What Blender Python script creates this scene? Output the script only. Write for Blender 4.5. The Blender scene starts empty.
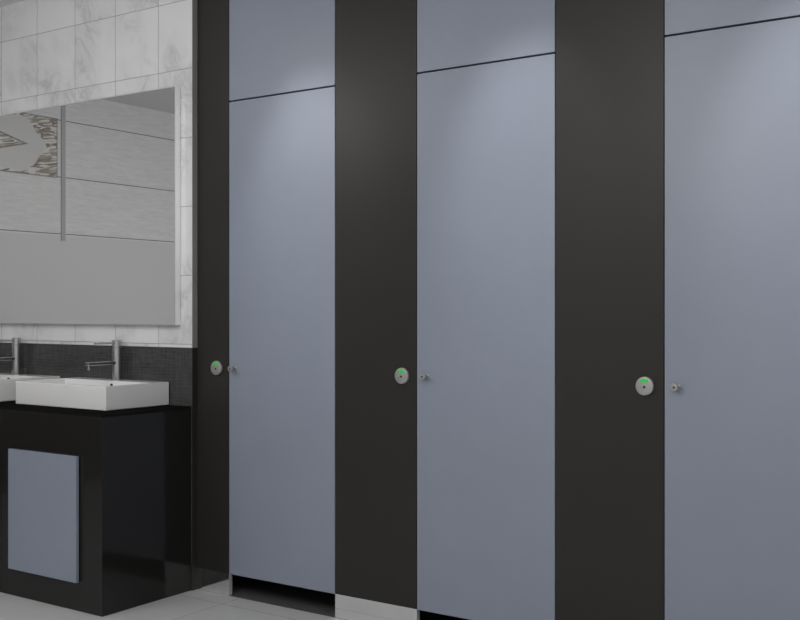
import bpy, bmesh, math
from mathutils import Vector
C = bpy.context.scene.collection
R = math.radians

# ------------------------------------------------------------------ materials
def srgb(r, g, b):
    def f(c):
        c /= 255.0
        return c / 12.92 if c <= .04045 else ((c + .055) / 1.055) ** 2.4
    return (f(r), f(g), f(b), 1)

def mat(name, col, rough=.5, metal=0, spec=.5):
    m = bpy.data.materials.new(name); m.use_nodes = True
    b = m.node_tree.nodes['Principled BSDF']
    b.inputs['Base Color'].default_value = col
    b.inputs['Roughness'].default_value = rough
    b.inputs['Metallic'].default_value = metal
    b.inputs['Specular IOR Level'].default_value = spec
    return m, m.node_tree, b

def N(nt, t, **kw):
    n = nt.nodes.new(t)
    for k, v in kw.items():
        setattr(n, k, v)
    return n

def M(nt, op, a, b=None, c=None):
    n = N(nt, 'ShaderNodeMath', operation=op)
    for i, v in enumerate((a, b, c)):
        if v is None: continue
        if isinstance(v, (int, float)): n.inputs[i].default_value = v
        else: nt.links.new(v, n.inputs[i])
    return n.outputs[0]

def mix(nt, fac, a, b, mode='MIX'):
    n = N(nt, 'ShaderNodeMix', data_type='RGBA', blend_type=mode)
    if isinstance(fac, (int, float)): n.inputs[0].default_value = fac
    else: nt.links.new(fac, n.inputs[0])
    for i, v in ((6, a), (7, b)):
        if isinstance(v, tuple): n.inputs[i].default_value = v
        else: nt.links.new(v, n.inputs[i])
    return n.outputs[2]

def coords(nt):
    tc = N(nt, 'ShaderNodeTexCoord'); s = N(nt, 'ShaderNodeSeparateXYZ')
    nt.links.new(tc.outputs['Object'], s.inputs[0])
    return tc.outputs['Object'], s.outputs[0], s.outputs[1], s.outputs[2]

def line(nt, c, sp, off, w):
    """1 on joints of width w every sp metres"""
    q = M(nt, 'DIVIDE', M(nt, 'SUBTRACT', c, off), sp)
    f = M(nt, 'ABSOLUTE', M(nt, 'SUBTRACT', M(nt, 'FRACT', q), .5))
    return M(nt, 'GREATER_THAN', f, .5 - w / (2 * sp)), M(nt, 'FLOOR', q)

def bump(nt, b, h, strength=.3, dist=.002):
    n = N(nt, 'ShaderNodeBump'); n.inputs['Strength'].default_value = strength
    n.inputs['Distance'].default_value = dist
    nt.links.new(h, n.inputs['Height']); nt.links.new(n.outputs[0], b.inputs['Normal'])

def noise(nt, vec, scale, detail=4, rough=.5, dist=0):
    n = N(nt, 'ShaderNodeTexNoise')
    n.inputs['Scale'].default_value = scale; n.inputs['Detail'].default_value = detail
    n.inputs['Roughness'].default_value = rough; n.inputs['Distortion'].default_value = dist
    if vec is not None: nt.links.new(vec, n.inputs['Vector'])
    return n.outputs['Fac']

def ramp(nt, fac, stops):
    r = N(nt, 'ShaderNodeValToRGB'); e = r.color_ramp.elements
    e[0].position, e[0].color = stops[0]; e[1].position, e[1].color = stops[-1]
    for p, c in stops[1:-1]:
        k = e.new(p); k.color = c
    nt.links.new(fac, r.inputs[0]); return r.outputs[0]

def vec(nt, x, y, z):
    n = N(nt, 'ShaderNodeCombineXYZ')
    for i, v in enumerate((x, y, z)):
        if isinstance(v, (int, float)): n.inputs[i].default_value = v
        else: nt.links.new(v, n.inputs[i])
    return n.outputs[0]

g = lambda v: (v, v, v, 1)

# white marble wall tile
m_marble, nt, b = mat('marble_tile', g(.6), .22)
o, x, y, z = coords(nt)
lx, cx = line(nt, x, .2985, -3.760, .0028)
lz, cz = line(nt, z, .315, 1.120, .0028)
grout = M(nt, 'MAXIMUM', lx, lz)
shift = M(nt, 'ADD', M(nt, 'MULTIPLY', cx, 3.7), M(nt, 'MULTIPLY', cz, 7.3))
v = vec(nt, M(nt, 'ADD', x, shift), y, M(nt, 'ADD', M(nt, 'MULTIPLY', z, .8), M(nt, 'MULTIPLY', x, .35)))
n1 = noise(nt, v, 6.0, 7, .66, .55)
vein = M(nt, 'ABSOLUTE', M(nt, 'SUBTRACT', n1, .5))
n2 = noise(nt, v, 2.6, 3, .5, .3)
patch = ramp(nt, n2, [(.42, g(0)), (.68, g(1))])
vcol = ramp(nt, vein, [(0, g(.60)), (.02, g(.80)), (.07, g(1))])
base = mix(nt, patch, (.70, .705, .715, 1), (.60, .605, .615, 1))
base = mix(nt, M(nt, 'MULTIPLY', ramp(nt, n2, [(.46, g(0)), (.62, g(1))]), .62), base, mix(nt, 1, base, vcol, 'MULTIPLY'))
nt.links.new(mix(nt, grout, base, g(.24)), b.inputs['Base Color'])
nt.links.new(M(nt, 'ADD', M(nt, 'MULTIPLY', grout, .5), .2), b.inputs['Roughness'])
bump(nt, b, M(nt, 'SUBTRACT', 1, grout), .4, .001)

# charcoal mosaic
m_mosaic, nt, b = mat('charcoal_mosaic', g(.06), .3)
o, x, y, z = coords(nt)
lx, cx = line(nt, x, .0149, -3.760, .0018)
lz, cz = line(nt, z, .0149, 1.105, .0018)
grout = M(nt, 'MAXIMUM', lx, lz)
wn = N(nt, 'ShaderNodeTexWhiteNoise'); nt.links.new(vec(nt, cx, 0, cz), wn.inputs[0])
sx = noise(nt, vec(nt, M(nt, 'MULTIPLY', x, 1), 0, M(nt, 'MULTIPLY', z, 14)), 9, 3)
sz = noise(nt, vec(nt, M(nt, 'MULTIPLY', x, 14), 0, z), 9, 3)
st = M(nt, 'ADD', M(nt, 'MULTIPLY', sx, .5), M(nt, 'MULTIPLY', sz, .5))
val = M(nt, 'ADD', M(nt, 'MULTIPLY', wn.outputs[0], .010), M(nt, 'MULTIPLY', M(nt, 'POWER', st, 2), .19))
tile = vec(nt, val, val, M(nt, 'MULTIPLY', val, 1.02))
nt.links.new(mix(nt, grout, tile, g(.030)), b.inputs['Base Color'])
nt.links.new(M(nt, 'ADD', M(nt, 'MULTIPLY', grout, .3), .22), b.inputs['Roughness'])

# floor tile
m_floor, nt, b = mat('grey_floor_tile', g(.4), .16)
o, x, y, z = coords(nt)
lx, cx = line(nt, x, .9, -3.272, .003)
ly, cy = line(nt, y, .9, -.113, .003)
grout = M(nt, 'MAXIMUM', lx, ly)
nf = noise(nt, o, 3, 5, .6, .5)
nt.links.new(mix(nt, grout, ramp(nt, nf, [(.3, (.53, .535, .54, 1)), (.7, (.58, .585, .59, 1))]), g(.24)), b.inputs['Base Color'])
bump(nt, b, M(nt, 'SUBTRACT', 1, grout), .3, .001)

# side wall: wide brushed tiles above z 1.835, smooth panel below
m_side, nt, b = mat('brushed_wall_tile', g(.5), .45)
o, x, y, z = coords(nt)
lz, cz = line(nt, z, .4165, 1.835, .0065)
up = M(nt, 'GREATER_THAN', z, 1.82)
dark = M(nt, 'LESS_THAN', z, .97)
br = noise(nt, vec(nt, x, M(nt, 'MULTIPLY', y, 5), M(nt, 'MULTIPLY', z, 45)), 1.6, 4, .6, .6)
c = mix(nt, M(nt, 'MULTIPLY', up, .55), (.62, .62, .625, 1), ramp(nt, br, [(.3, g(.62)), (.7, g(.84))]))
c = mix(nt, M(nt, 'MULTIPLY', lz, up), c, g(.17))
c = mix(nt, dark, c, g(.04))
nt.links.new(c, b.inputs['Base Color'])
bump(nt, b, br, .15, .002)

# flecked decorative mosaic on its own panel (local coordinates, centre origin, face +X)
m_deco, nt, b = mat('flecked_mosaic', g(.5), .4)
o, x, y, z = coords(nt)
HW, HH = .60, .2155
ay = M(nt, 'ABSOLUTE', y); az = M(nt, 'ABSOLUTE', z)
wob = M(nt, 'MULTIPLY', M(nt, 'SUBTRACT', noise(nt, o, 16, 3), .5), .09)
# pale six-sided field: border thick at the ends, thin at the top and the bottom
fieldy = M(nt, 'ADD', M(nt, 'DIVIDE', ay, .52), M(nt, 'MULTIPLY', M(nt, 'DIVIDE', az, .2155), .36))
fieldy = M(nt, 'ADD', fieldy, M(nt, 'MULTIPLY', wob, 2.2))
edge = M(nt, 'GREATER_THAN', fieldy, .98)
tb = M(nt, 'GREATER_THAN', M(nt, 'ADD', az, M(nt, 'MULTIPLY', wob, .3)), .192)
border = M(nt, 'MAXIMUM', edge, tb)
rv = M(nt, 'ADD', M(nt, 'DIVIDE', ay, .35), M(nt, 'DIVIDE', az, .092))
rh = M(nt, 'LESS_THAN', rv, 1.0)
outline = M(nt, 'MAXIMUM', M(nt, 'MULTIPLY', rh, M(nt, 'GREATER_THAN', rv, .86)), M(nt, 'MAXIMUM', M(nt, 'GREATER_THAN', az, .209), M(nt, 'GREATER_THAN', ay, .592)))
mask = M(nt, 'MAXIMUM', border, rh)
vo = N(nt, 'ShaderNodeTexVoronoi', feature='F1'); vo.inputs['Scale'].default_value = 1
dv = noise(nt, o, 9, 2)
nt.links.new(vec(nt, 0, M(nt, 'ADD', M(nt, 'MULTIPLY', y, 15), M(nt, 'MULTIPLY', dv, 2.5)), M(nt, 'ADD', M(nt, 'MULTIPLY', z, 85), M(nt, 'MULTIPLY', y, 16))), vo.inputs['Vector'])
sep = N(nt, 'ShaderNodeSeparateColor'); nt.links.new(vo.outputs['Color'], sep.inputs[0])
fl = ramp(nt, sep.outputs[0], [(.0, (.20, .17, .13, 1)), (.38, (.32, .28, .23, 1)), (.58, (.46, .43, .38, 1)), (.7, (.64, .635, .62, 1)), (1, (.68, .675, .67, 1))])
nt.links.new(mix(nt, M(nt, 'MULTIPLY', outline, .8), mix(nt, mask, (.60, .595, .59, 1), fl), (.21, .185, .14, 1)), b.inputs['Base Color'])

def laminate(name, col, rough, spec=.5, amp=.08, bstr=.04):
    m, nt, b = mat(name, col, rough, 0, spec)
    o, x, y, z = coords(nt)
    n = noise(nt, o, 2.2, 5, .6)
    lo = tuple(c * (1 - amp) for c in col[:3]) + (1,); hi = tuple(min(1, c * (1 + amp)) for c in col[:3]) + (1,)
    nt.links.new(mix(nt, n, lo, hi), b.inputs['Base Color'])
    bump(nt, b, noise(nt, o, 320, 2), bstr, .0005)
    return m
m_blue = laminate('blue_grey_laminate', (.228, .256, .318, 1), .38)
m_black = laminate('black_brown_laminate', (.0245, .0235, .0213, 1), .38, .26)
m_gloss = laminate('gloss_black_laminate', (.0150, .0145, .0135, 1), .10, .34, .08, 0)
m_top = laminate('matt_black_worktop', (.010, .0098, .0092, 1), .7, .0, .08, 0)
m_edge = laminate('dark_edge', (.05, .058, .08, 1), .4)
def metal(name, v, rough):
    m, nt, b = mat(name, g(v), rough, 1)
    o, x, y, z = coords(nt)
    n = noise(nt, vec(nt, x, y, M(nt, 'MULTIPLY', z, 30)), 30, 2)
    nt.links.new(M(nt, 'ADD', M(nt, 'MULTIPLY', n, .08), rough - .04), b.inputs['Roughness'])
    return m
m_steel = metal('brushed_steel', .34, .42)
m_plinth = metal('mirror_steel', .97, .08)
m_plinth.node_tree.nodes['Principled BSDF'].inputs['Metallic'].default_value = 1.0
m_alu = metal('satin_aluminium', .92, .3)
m_chrome = metal('chrome', .50, .2)
m_satin = metal('satin_lock', .36, .45)
for q_ in (m_steel, m_satin):
    q_.node_tree.nodes['Principled BSDF'].inputs['Metallic'].default_value = .55
m_mirror, nt, b = mat('mirror_glass', (.80, .805, .81, 1), .0, 1)
nt.links.new(ramp(nt, noise(nt, None, 2), [(0, (.79, .80, .80, 1)), (1, (.81, .81, .82, 1))]), b.inputs['Base Color'])
m_ceramic, nt, b = mat('white_ceramic', g(.74), .12)
nt.links.new(ramp(nt, noise(nt, None, 2), [(0, g(.73)), (1, g(.75))]), b.inputs['Base Color'])
m_paint, nt, b = mat('ceiling_paint', g(.5), .8)
nt.links.new(ramp(nt, noise(nt, None, 12), [(0, g(.72)), (1, g(.76))]), b.inputs['Base Color'])
m_wall, nt, b = mat('plain_wall_paint', g(.4), .7)
nt.links.new(ramp(nt, noise(nt, None, 8), [(0, g(.66)), (1, g(.70))]), b.inputs['Base Color'])
m_bar = laminate('grey_painted_metal', (.42, .425, .43, 1), .5)
m_end_strip = laminate('grey_end_strip', (.24, .24, .235, 1), .6)
m_cubicle_floor = laminate('dark_cubicle_floor', (.10, .10, .10, 1), .3)
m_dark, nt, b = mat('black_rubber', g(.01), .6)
m_green, nt, b = mat('green_indicator', (.03, .55, .06, 1), .4)
b.inputs['Emission Color'].default_value = (.03, .6, .06, 1); b.inputs['Emission Strength'].default_value = .12

# ------------------------------------------------------------------ mesh helpers
def box(bm, x0, x1, y0, y1, z0, z1, bev=0, seg=2):
    r = bmesh.ops.create_cube(bm, size=1)
    for v in r['verts']:
        v.co = Vector(((x0 + x1) / 2 + v.co.x * (x1 - x0), (y0 + y1) / 2 + v.co.y * (y1 - y0), (z0 + z1) / 2 + v.co.z * (z1 - z0)))
    if bev:
        es = list({e for v in r['verts'] for e in v.link_edges})
        bmesh.ops.bevel(bm, geom=es, offset=bev, segments=seg, affect='EDGES', profile=.5)

def lathe(bm, prof, origin, axis='Z', n=40):
    """prof: (radius, height) pairs, capped at both ends"""
    rings = []
    for r, h in prof:
        ring = []
        for k in range(n):
            a = 2 * math.pi * k / n
            p = (r * math.cos(a), r * math.sin(a), h)
            if axis == 'Y': p = (p[0], -p[2], p[1])      # height runs out of the wall, to -Y
            ring.append(bm.verts.new(Vector(p) + Vector(origin)))
        rings.append(ring)
    for A, B in zip(rings, rings[1:]):
        for k in range(n):
            bm.faces.new((A[k], A[(k + 1) % n], B[(k + 1) % n], B[k]))
    bm.faces.new(list(reversed(rings[0]))); bm.faces.new(rings[-1])

def obj(name, bm, m, parent=None, smooth=False):
    bmesh.ops.recalc_face_normals(bm, faces=bm.faces)
    me = bpy.data.meshes.new(name); bm.to_mesh(me); bm.free()
    me.materials.append(m)
    if smooth:
        me.shade_smooth()
        try: me.set_sharp_from_angle(angle=R(35))
        except Exception: pass
    o = bpy.data.objects.new(name, me); C.objects.link(o)
    if parent: o.parent = parent
    return o

def bx(name, x0, x1, y0, y1, z0, z1, m, parent=None, bev=0):
    bm = bmesh.new(); box(bm, x0, x1, y0, y1, z0, z1, bev)
    return obj(name, bm, m, parent)

def struct(name, *a):
    o = bx(name, *a); o['kind'] = 'structure'; return o

def thing(name, label, cat, loc=(0, 0, 0), group=None):
    o = bpy.data.objects.new(name, None); C.objects.link(o)
    o.location = loc; o['label'] = label; o['category'] = cat
    o.empty_display_size = .1
    if group: o['group'] = group
    return o

def copy_tree(o, parent=None):
    c = o.copy(); C.objects.link(c)
    if parent: c.parent = parent
    for ch in list(o.children): copy_tree(ch, c)
    return c

# ------------------------------------------------------------------ the room
CE = 2.885
XW = -3.538            # right-hand end of the tiled wall
XL, XR, YF, YB = -6.5, 1.30, -4.7, 1.45
struct('floor', XL, XR, YF, YB, -.06, 0, m_floor)
struct('ceiling', XL, XR, YF, YB, CE, CE + .06, m_paint)
struct('wall_back', XL, XW - .0015, -.03, .09, 1.105, CE, m_marble)
t = struct('trim_1', XL, XW - .0015, -.03, .09, 0, 1.105, m_mosaic); t['label'] = 'charcoal mosaic lower part of the tiled wall'
t = struct('trim_6', XW - .0015, XW, -.0305, -.0002, 1.105, CE, m_end_strip); t['label'] = 'grey strip darkening the end face of the marble tiles'  # added strip; the shade of the tile end face is put into its colour
t = struct('trim_7', XW - .0015, XW, -.0305, -.0002, 0, 1.105, m_black); t['label'] = 'dark strip added over the end face of the mosaic'
t = struct('trim_8', XW, XR, .0005, YB, 0, .0015, m_cubicle_floor); t['label'] = 'dark floor layer inside the cubicles'  # thin dark layer laid over the cubicle floor, behind the door line
struct('wall_left', XL - .08, XL, YF, YB, 0, CE, m_side)
struct('wall_right', XR, XR + .08, YF, YB, 0, CE, m_wall)
struct('wall_front', XL, XR, YF - .08, YF, 0, CE, m_wall)
struct('wall_rear', XL, XR, YB, YB + .08, 0, CE, m_wall)
t = struct('trim_2', XL, XL + .006, -1.712, -1.675, 1.785, CE, m_bar)
t['label'] = 'grey metal strip on the side wall seen in the mirror'

# decorative panel on the side wall, seen in the mirror
dp = bx('decorative_tile_panel', -.004, .004, -HW, HW, -HH, HH, m_deco)
dp.location = (XL + .005, -1.638 + HW, 2.459)
dp['label'] = 'pale decorative wall panel with brown flecked border and diamond, seen reflected in the mirror'
dp['category'] = 'wall panel'

# ------------------------------------------------------------------ cubicle front
GAP = .0018
ZB, ZT = .099, 2.208   # bottom edge of doors and pilasters; seam over the doors
pil = [(XW + .001, -3.340), (-2.740, -2.333), (-1.732, -1.323), (-.723, -.316), (.285, .693)]
doors = [(-3.340, -2.740), (-2.333, -1.732), (-1.323, -.723), (-.316, .285)]
plab = ['narrow black pilaster panel against the tiled wall beside the washstand',
        'black pilaster panel between the first and second blue-grey doors from the washstand',
        'widest-looking black pilaster panel, between the second door and the rightmost door']
dlab = ['narrowest-looking blue-grey cubicle door, nearest the washstand and mirror',
        'middle blue-grey cubicle door between two full-width black pilasters',
        'rightmost blue-grey cubicle door, cut off by the right edge']
tlab = ['blue-grey panel above the cubicle door nearest the washstand',
        'blue-grey panel above the middle cubicle door',
        'blue-grey panel above the rightmost cubicle door']

def lock(x, parent):
    bm = bmesh.new()
    lathe(bm, [(.0315, 0), (.0325, .002), (.0325, .0095), (.0305, .0125), (.0300, .0127)], (x, 0, 1.016), 'Y', 56)
    l = obj('indicator_lock', bm, m_satin, parent, True)
    # green window: a slice of the disc near its top
    bm = bmesh.new(); pts = []
    for k in range(15):
        a = R(52 + 76 * k / 14); pts.append((.0240 * math.cos(a), .0262 * math.sin(a)))
    pts += [(-.0150, .0130), (.0150, .0130)]
    A = [bm.verts.new((x + p[0], -.0120, 1.016 + p[1])) for p in pts]
    B = [bm.verts.new((x + p[0], -.0133, 1.016 + p[1])) for p in pts]
    bm.faces.new(A); bm.faces.new(list(reversed(B)))
    for k in range(len(pts)):
        q = (k + 1) % len(pts); bm.faces.new((A[k], A[q], B[q], B[k]))
    i = obj('indicator_window', bm, m_green, l); i['label'] = 'green vacant indicator window'
    bm = bmesh.new()
    lathe(bm, [(.0045, .0122), (.0045, .0134), (.0040, .0136)], (x, 0, 1.013), 'Y', 24)
    box(bm, x - .0008, x + .0008, -.0142, -.0134, 1.0092, 1.0168)
    s = obj('release_slot', bm, m_dark, l)
    s['label'] = 'dark emergency release slot'

def knob(x, parent):
    z = 1.0175
    bm = bmesh.new()
    lathe(bm, [(.0105, 0), (.0105, .002), (.0095, .003), (.0062, .004), (.0055, .014), (.0075, .019),
               (.0125, .023), (.0142, .027), (.0142, .034), (.0125, .0375), (.009, .0382)], (x, 0, z), 'Y', 32)
    k = obj('door_knob', bm, m_steel, parent, True); k['label'] = 'small steel pull knob'
    bm = bmesh.new()
    lathe(bm, [(.0036, .0380), (.0036, .0389)], (x, 0, z), 'Y', 16)
    obj('screw_cap', bm, m_dark, k)

for i, (a, b_) in enumerate(pil[:3]):
    p = thing('pilaster', plab[i], 'pilaster panel', ((a + b_) / 2, 0, 0), 'black pilasters of the cubicle row')
    cx_ = (a + b_) / 2
    bx('panel', a - cx_ + (GAP if i else 0), b_ - cx_ - GAP, 0, .022, ZB, CE, m_black, p, .0008)
    pl = bx('plinth', a - cx_ + (.0005 if i else 0), b_ - cx_ - .0005, .0008, .020, 0, ZB, m_plinth, p)
    pl['label'] = 'polished steel plinth'
    ec = bx('end_cap', b_ - cx_ - .0005, b_ - cx_ + .0005, .0008, .020, 0, ZB - .002, m_bar, pl)
    ec['label'] = 'light grey end cap'
    lock([-3.410, -2.399, -1.389][i] - cx_, p)
    # door stop strip fixed behind the right-hand edge, closing the joint
    s = bx('door_stop', b_ - cx_ - .02, b_ - cx_ + .012, .0235, .035, ZB, ZT, m_dark, p)
    if i: s = bx('door_stop', a - cx_ - .012, a - cx_ + .02, .0235, .035, ZB, ZT, m_dark, p)
for i, (a, b_) in enumerate(doors[:3]):
    cx_ = (a + b_) / 2; w = (b_ - a) / 2
    d = thing('cubicle_door', dlab[i], 'cubicle door', (cx_, 0, 0), 'blue-grey cubicle doors')
    bx('door_leaf', -w + GAP, w - GAP, 0, .022, ZB - .001, ZT - .0035, m_blue, d, .0008)
    knob([-3.300, -2.283, -1.275][i] - cx_, d)
    tp = bx('overhead_panel', -w + GAP, w - GAP, 0, .022, ZT + .0035, CE, m_blue, None, .0008)
    tp.location = (cx_, 0, 0)
    tp['label'] = tlab[i]; tp['category'] = 'panel'; tp['group'] = 'panels above the cubicle doors'
    # dark backing inside the cubicle, behind the panel above the door
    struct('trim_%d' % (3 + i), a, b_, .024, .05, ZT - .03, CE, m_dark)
# the rest of the row, past the right edge of the photograph
struct('wall_side', doors[2][1] + .002, XR, 0, .03, 0, CE, m_black)
# inner partitions
for i, xx in enumerate((-2.5365, -1.5275)):
    struct('wall_partition_%d' % (i + 1), xx - .01, xx + .01, .05, YB, .0, CE, m_black)

# ------------------------------------------------------------------ washstand
CX0, CX1, CY0, CH = XL + .002, -3.545, -.541, .838
vc = thing('washstand_counter', 'glossy black washstand counter carrying the white basins', 'counter', ((CX0 + CX1) / 2, (CY0 - .03) / 2, 0))
ox, oy = vc.location.x, vc.location.y
bx('body', CX0 - ox, -4.2290 - ox, CY0 - oy, -.031 - oy, 0, CH - .010, m_gloss, vc, .0012)
bx('body', -4.2270 - ox, CX1 - ox, CY0 - oy, -.031 - oy, 0, CH - .010, m_gloss, vc, .0012)
w_ = bx('worktop', CX0 - ox, CX1 - ox, CY0 - oy, -.031 - oy, CH - .010, CH, m_top, vc, .0012)
w_['label'] = 'matt black worktop'
for x0 in (-4.150, -4.740):
    q = bx('access_panel', x0 - ox, x0 + .464 - ox, CY0 - .020 - oy, CY0 - .005 - oy, .124, .658, m_blue, vc, .0008)
    q['label'] = 'raised blue-grey access panel'
    for px in (.07, .418):
        for pz in (.19, .58):
            bm = bmesh.new(); lathe(bm, [(.012, 0), (.012, .006)], (x0 + px - ox, CY0 - oy, pz), 'Y', 16)
            obj('stand_off', bm, m_dark, q)

def basin(name_x, label):
    t = thing('wash_basin', label, 'basin', (name_x, -.2190, CH + .0004), 'white rectangular basins on the counter')
    w, y0, y1, h = .3155, -.186, .186, .1065
    bm = bmesh.new()
    def ring(hw, ya, yb, z):
        return [bm.verts.new(p) for p in ((-hw, ya, z), (hw, ya, z), (hw, yb, z), (-hw, yb, z))]
    A = ring(w, y0, y1, 0); B = ring(w, y0, y1, h)
    I = ring(w - .014, y0 + .014, y1 - .098, h)
    J = ring(w - .030, y0 + .030, y1 - .112, .030)
    bm.faces.new(list(reversed(A)))
    for P, Q in ((A, B), (B, I), (I, J)):
        for k in range(4):
            bm.faces.new((P[k], P[(k + 1) % 4], Q[(k + 1) % 4], Q[k]))
    bm.faces.new(J)
    o = obj('bowl', bm, m_ceramic, t, True)
    md = o.modifiers.new('b', 'BEVEL'); md.width = .005; md.segments = 3; md.limit_method = 'ANGLE'
    o.data.shade_smooth()
    wn = o.modifiers.new('w', 'WEIGHTED_NORMAL')
    bm = bmesh.new(); lathe(bm, [(.030, .0301), (.030, .0325), (.026, .0345), (.010, .0350)], (0, -.025, 0), 'Z', 32)
    obj('drain', bm, m_chrome, t, True)
    bm = bmesh.new(); lathe(bm, [(.0055, -.002), (.0055, .004), (.0045, .0052)], (.040, .0820, .088), 'Y', 24)
    f = obj('overflow_hole', bm, m_dark, t, True)
    return t

def faucet(x, label):
    Y = -.075
    t = thing('faucet', label, 'faucet', (x, Y, CH + .1072), 'tall chrome faucets')
    H = 1.134 - (CH + .1072)
    bm = bmesh.new(); lathe(bm, [(.0245, 0), (.0245, .004), (.0225, .006), (.0225, H - .036), (.0220, H - .0355)], (0, 0, 0), 'Z', 40)
    obj('column', bm, m_chrome, t, True)
    bm = bmesh.new(); lathe(bm, [(.0196, H - .0356), (.0196, H - .0340), (.0225, H - .0335), (.0225, H - .002), (.0210, H)], (0, 0, 0), 'Z', 40)
    c = obj('handle_cap', bm, m_chrome, t, True)
    z = H - .013
    bm = bmesh.new(); box(bm, -.0060, .0060, -.133, -.012, z - .0050, z + .0035, .0018)
    obj('lever', bm, m_chrome, c)
    z = 1.0275 - (CH + .1072)
    bm = bmesh.new(); box(bm, -.0125, .0125, -.180, -.012, z - .0090, z + .0080, .0030)
    s = obj('spout', bm, m_chrome, t)
    bm = bmesh.new(); lathe(bm, [(.0055, z - .030), (.0065, z - .028), (.0065, z - .008)], (0, -.166, 0), 'Z', 20)
    obj('aerator', bm, m_chrome, s, True)
    return t

basin(-4.00, 'white rectangular basin nearest the cubicles, standing whole on the black counter')
basin(-4.782, 'white rectangular basin at the left edge, only its right end showing')
faucet(-3.995, 'tall chrome faucet on the whole basin nearest the cubicles')
faucet(-4.764, 'tall chrome faucet on the basin cut off by the left edge')

# ------------------------------------------------------------------ mirror
mr = thing('wall_mirror', 'large frameless-looking mirror with slim aluminium edge on the marble tiles above the basins', 'mirror', (-4.50, -.031, 1.208))
hx = .885; mh = 1.093
bm = bmesh.new()
box(bm, -hx, hx, -.030, 0, 0, .0022); box(bm, -hx, hx, -.030, 0, mh - .004, mh)
box(bm, -hx, -hx + .008, -.030, 0, .0022, mh - .004); box(bm, hx - .0035, hx, -.0315, 0, .0022, mh - .004)
obj('frame', bm, m_alu, mr)
bx('glass', -hx + .008, hx - .0035, -.0290, -.004, .0022, mh - .004, m_mirror, mr)

# ------------------------------------------------------------------ light
def area(loc, sx, sy, p, col=(1, 1, 1), rot=(0, 0, 0)):
    l = bpy.data.lights.new('ceiling_fill_light', 'AREA'); l.shape = 'RECTANGLE'; l.size = sx; l.size_y = sy
    l.energy = p; l.color = col
    o = bpy.data.objects.new('ceiling_fill_light', l); C.objects.link(o); o.location = loc; o.rotation_euler = rot
    return o
area((-2.6, -2.6, CE - .02), 4.6, 1.6, 30, (1, .99, .97))  # unseen area light added for ambient light from above
def fill_point(x, y, z, p):  # unseen point light, added as ambient fill for walls and doors
    l = bpy.data.lights.new('fill_light', 'POINT'); l.energy = p; l.shadow_soft_size = .14; l.color = (1, .99, .97)
    o = bpy.data.objects.new('fill_light', l); C.objects.link(o); o.location = (x, y, z)
for x, p in ((-4.0, 17), (-2.2, 44), (-.2, 40)):
    fill_point(x, -1.7 if x < -3.5 else -3.2, 2.45, p)
def spot(x, y, p, ang=42, blend=1, tilt=35):
    l = bpy.data.lights.new('downlight', 'SPOT'); l.energy = p; l.spot_size = R(ang); l.spot_blend = blend
    l.shadow_soft_size = .04; l.color = (1, .99, .97)
    o = bpy.data.objects.new('downlight', l); C.objects.link(o); o.location = (x, y, CE - .01)
    o.rotation_euler = (R(tilt), 0, 0)
    return o
for x in (-2.86, -1.84, -.80):
    spot(x, -.75, 51)

w = bpy.data.worlds.new('world'); C_ = bpy.context.scene; C_.world = w; w.use_nodes = True
w.node_tree.nodes['Background'].inputs[0].default_value = (.5, .5, .5, 1)
w.node_tree.nodes['Background'].inputs[1].default_value = .1

# ------------------------------------------------------------------ camera
cam = bpy.data.cameras.new('camera'); co = bpy.data.objects.new('camera', cam); C.objects.link(co)
cam.sensor_width = 36; cam.lens = 1071 / 800 * 36; cam.clip_start = .05
co.location = (0, -3.51, 1.277)
co.rotation_euler = (R(90), 0, math.atan2(.5664839, .8240728))
C_.camera = co
vs = C_.view_settings
vs.view_transform = 'Standard'; vs.look = 'None'; vs.gamma = 1; vs.use_curve_mapping = False
vs.exposure = 0
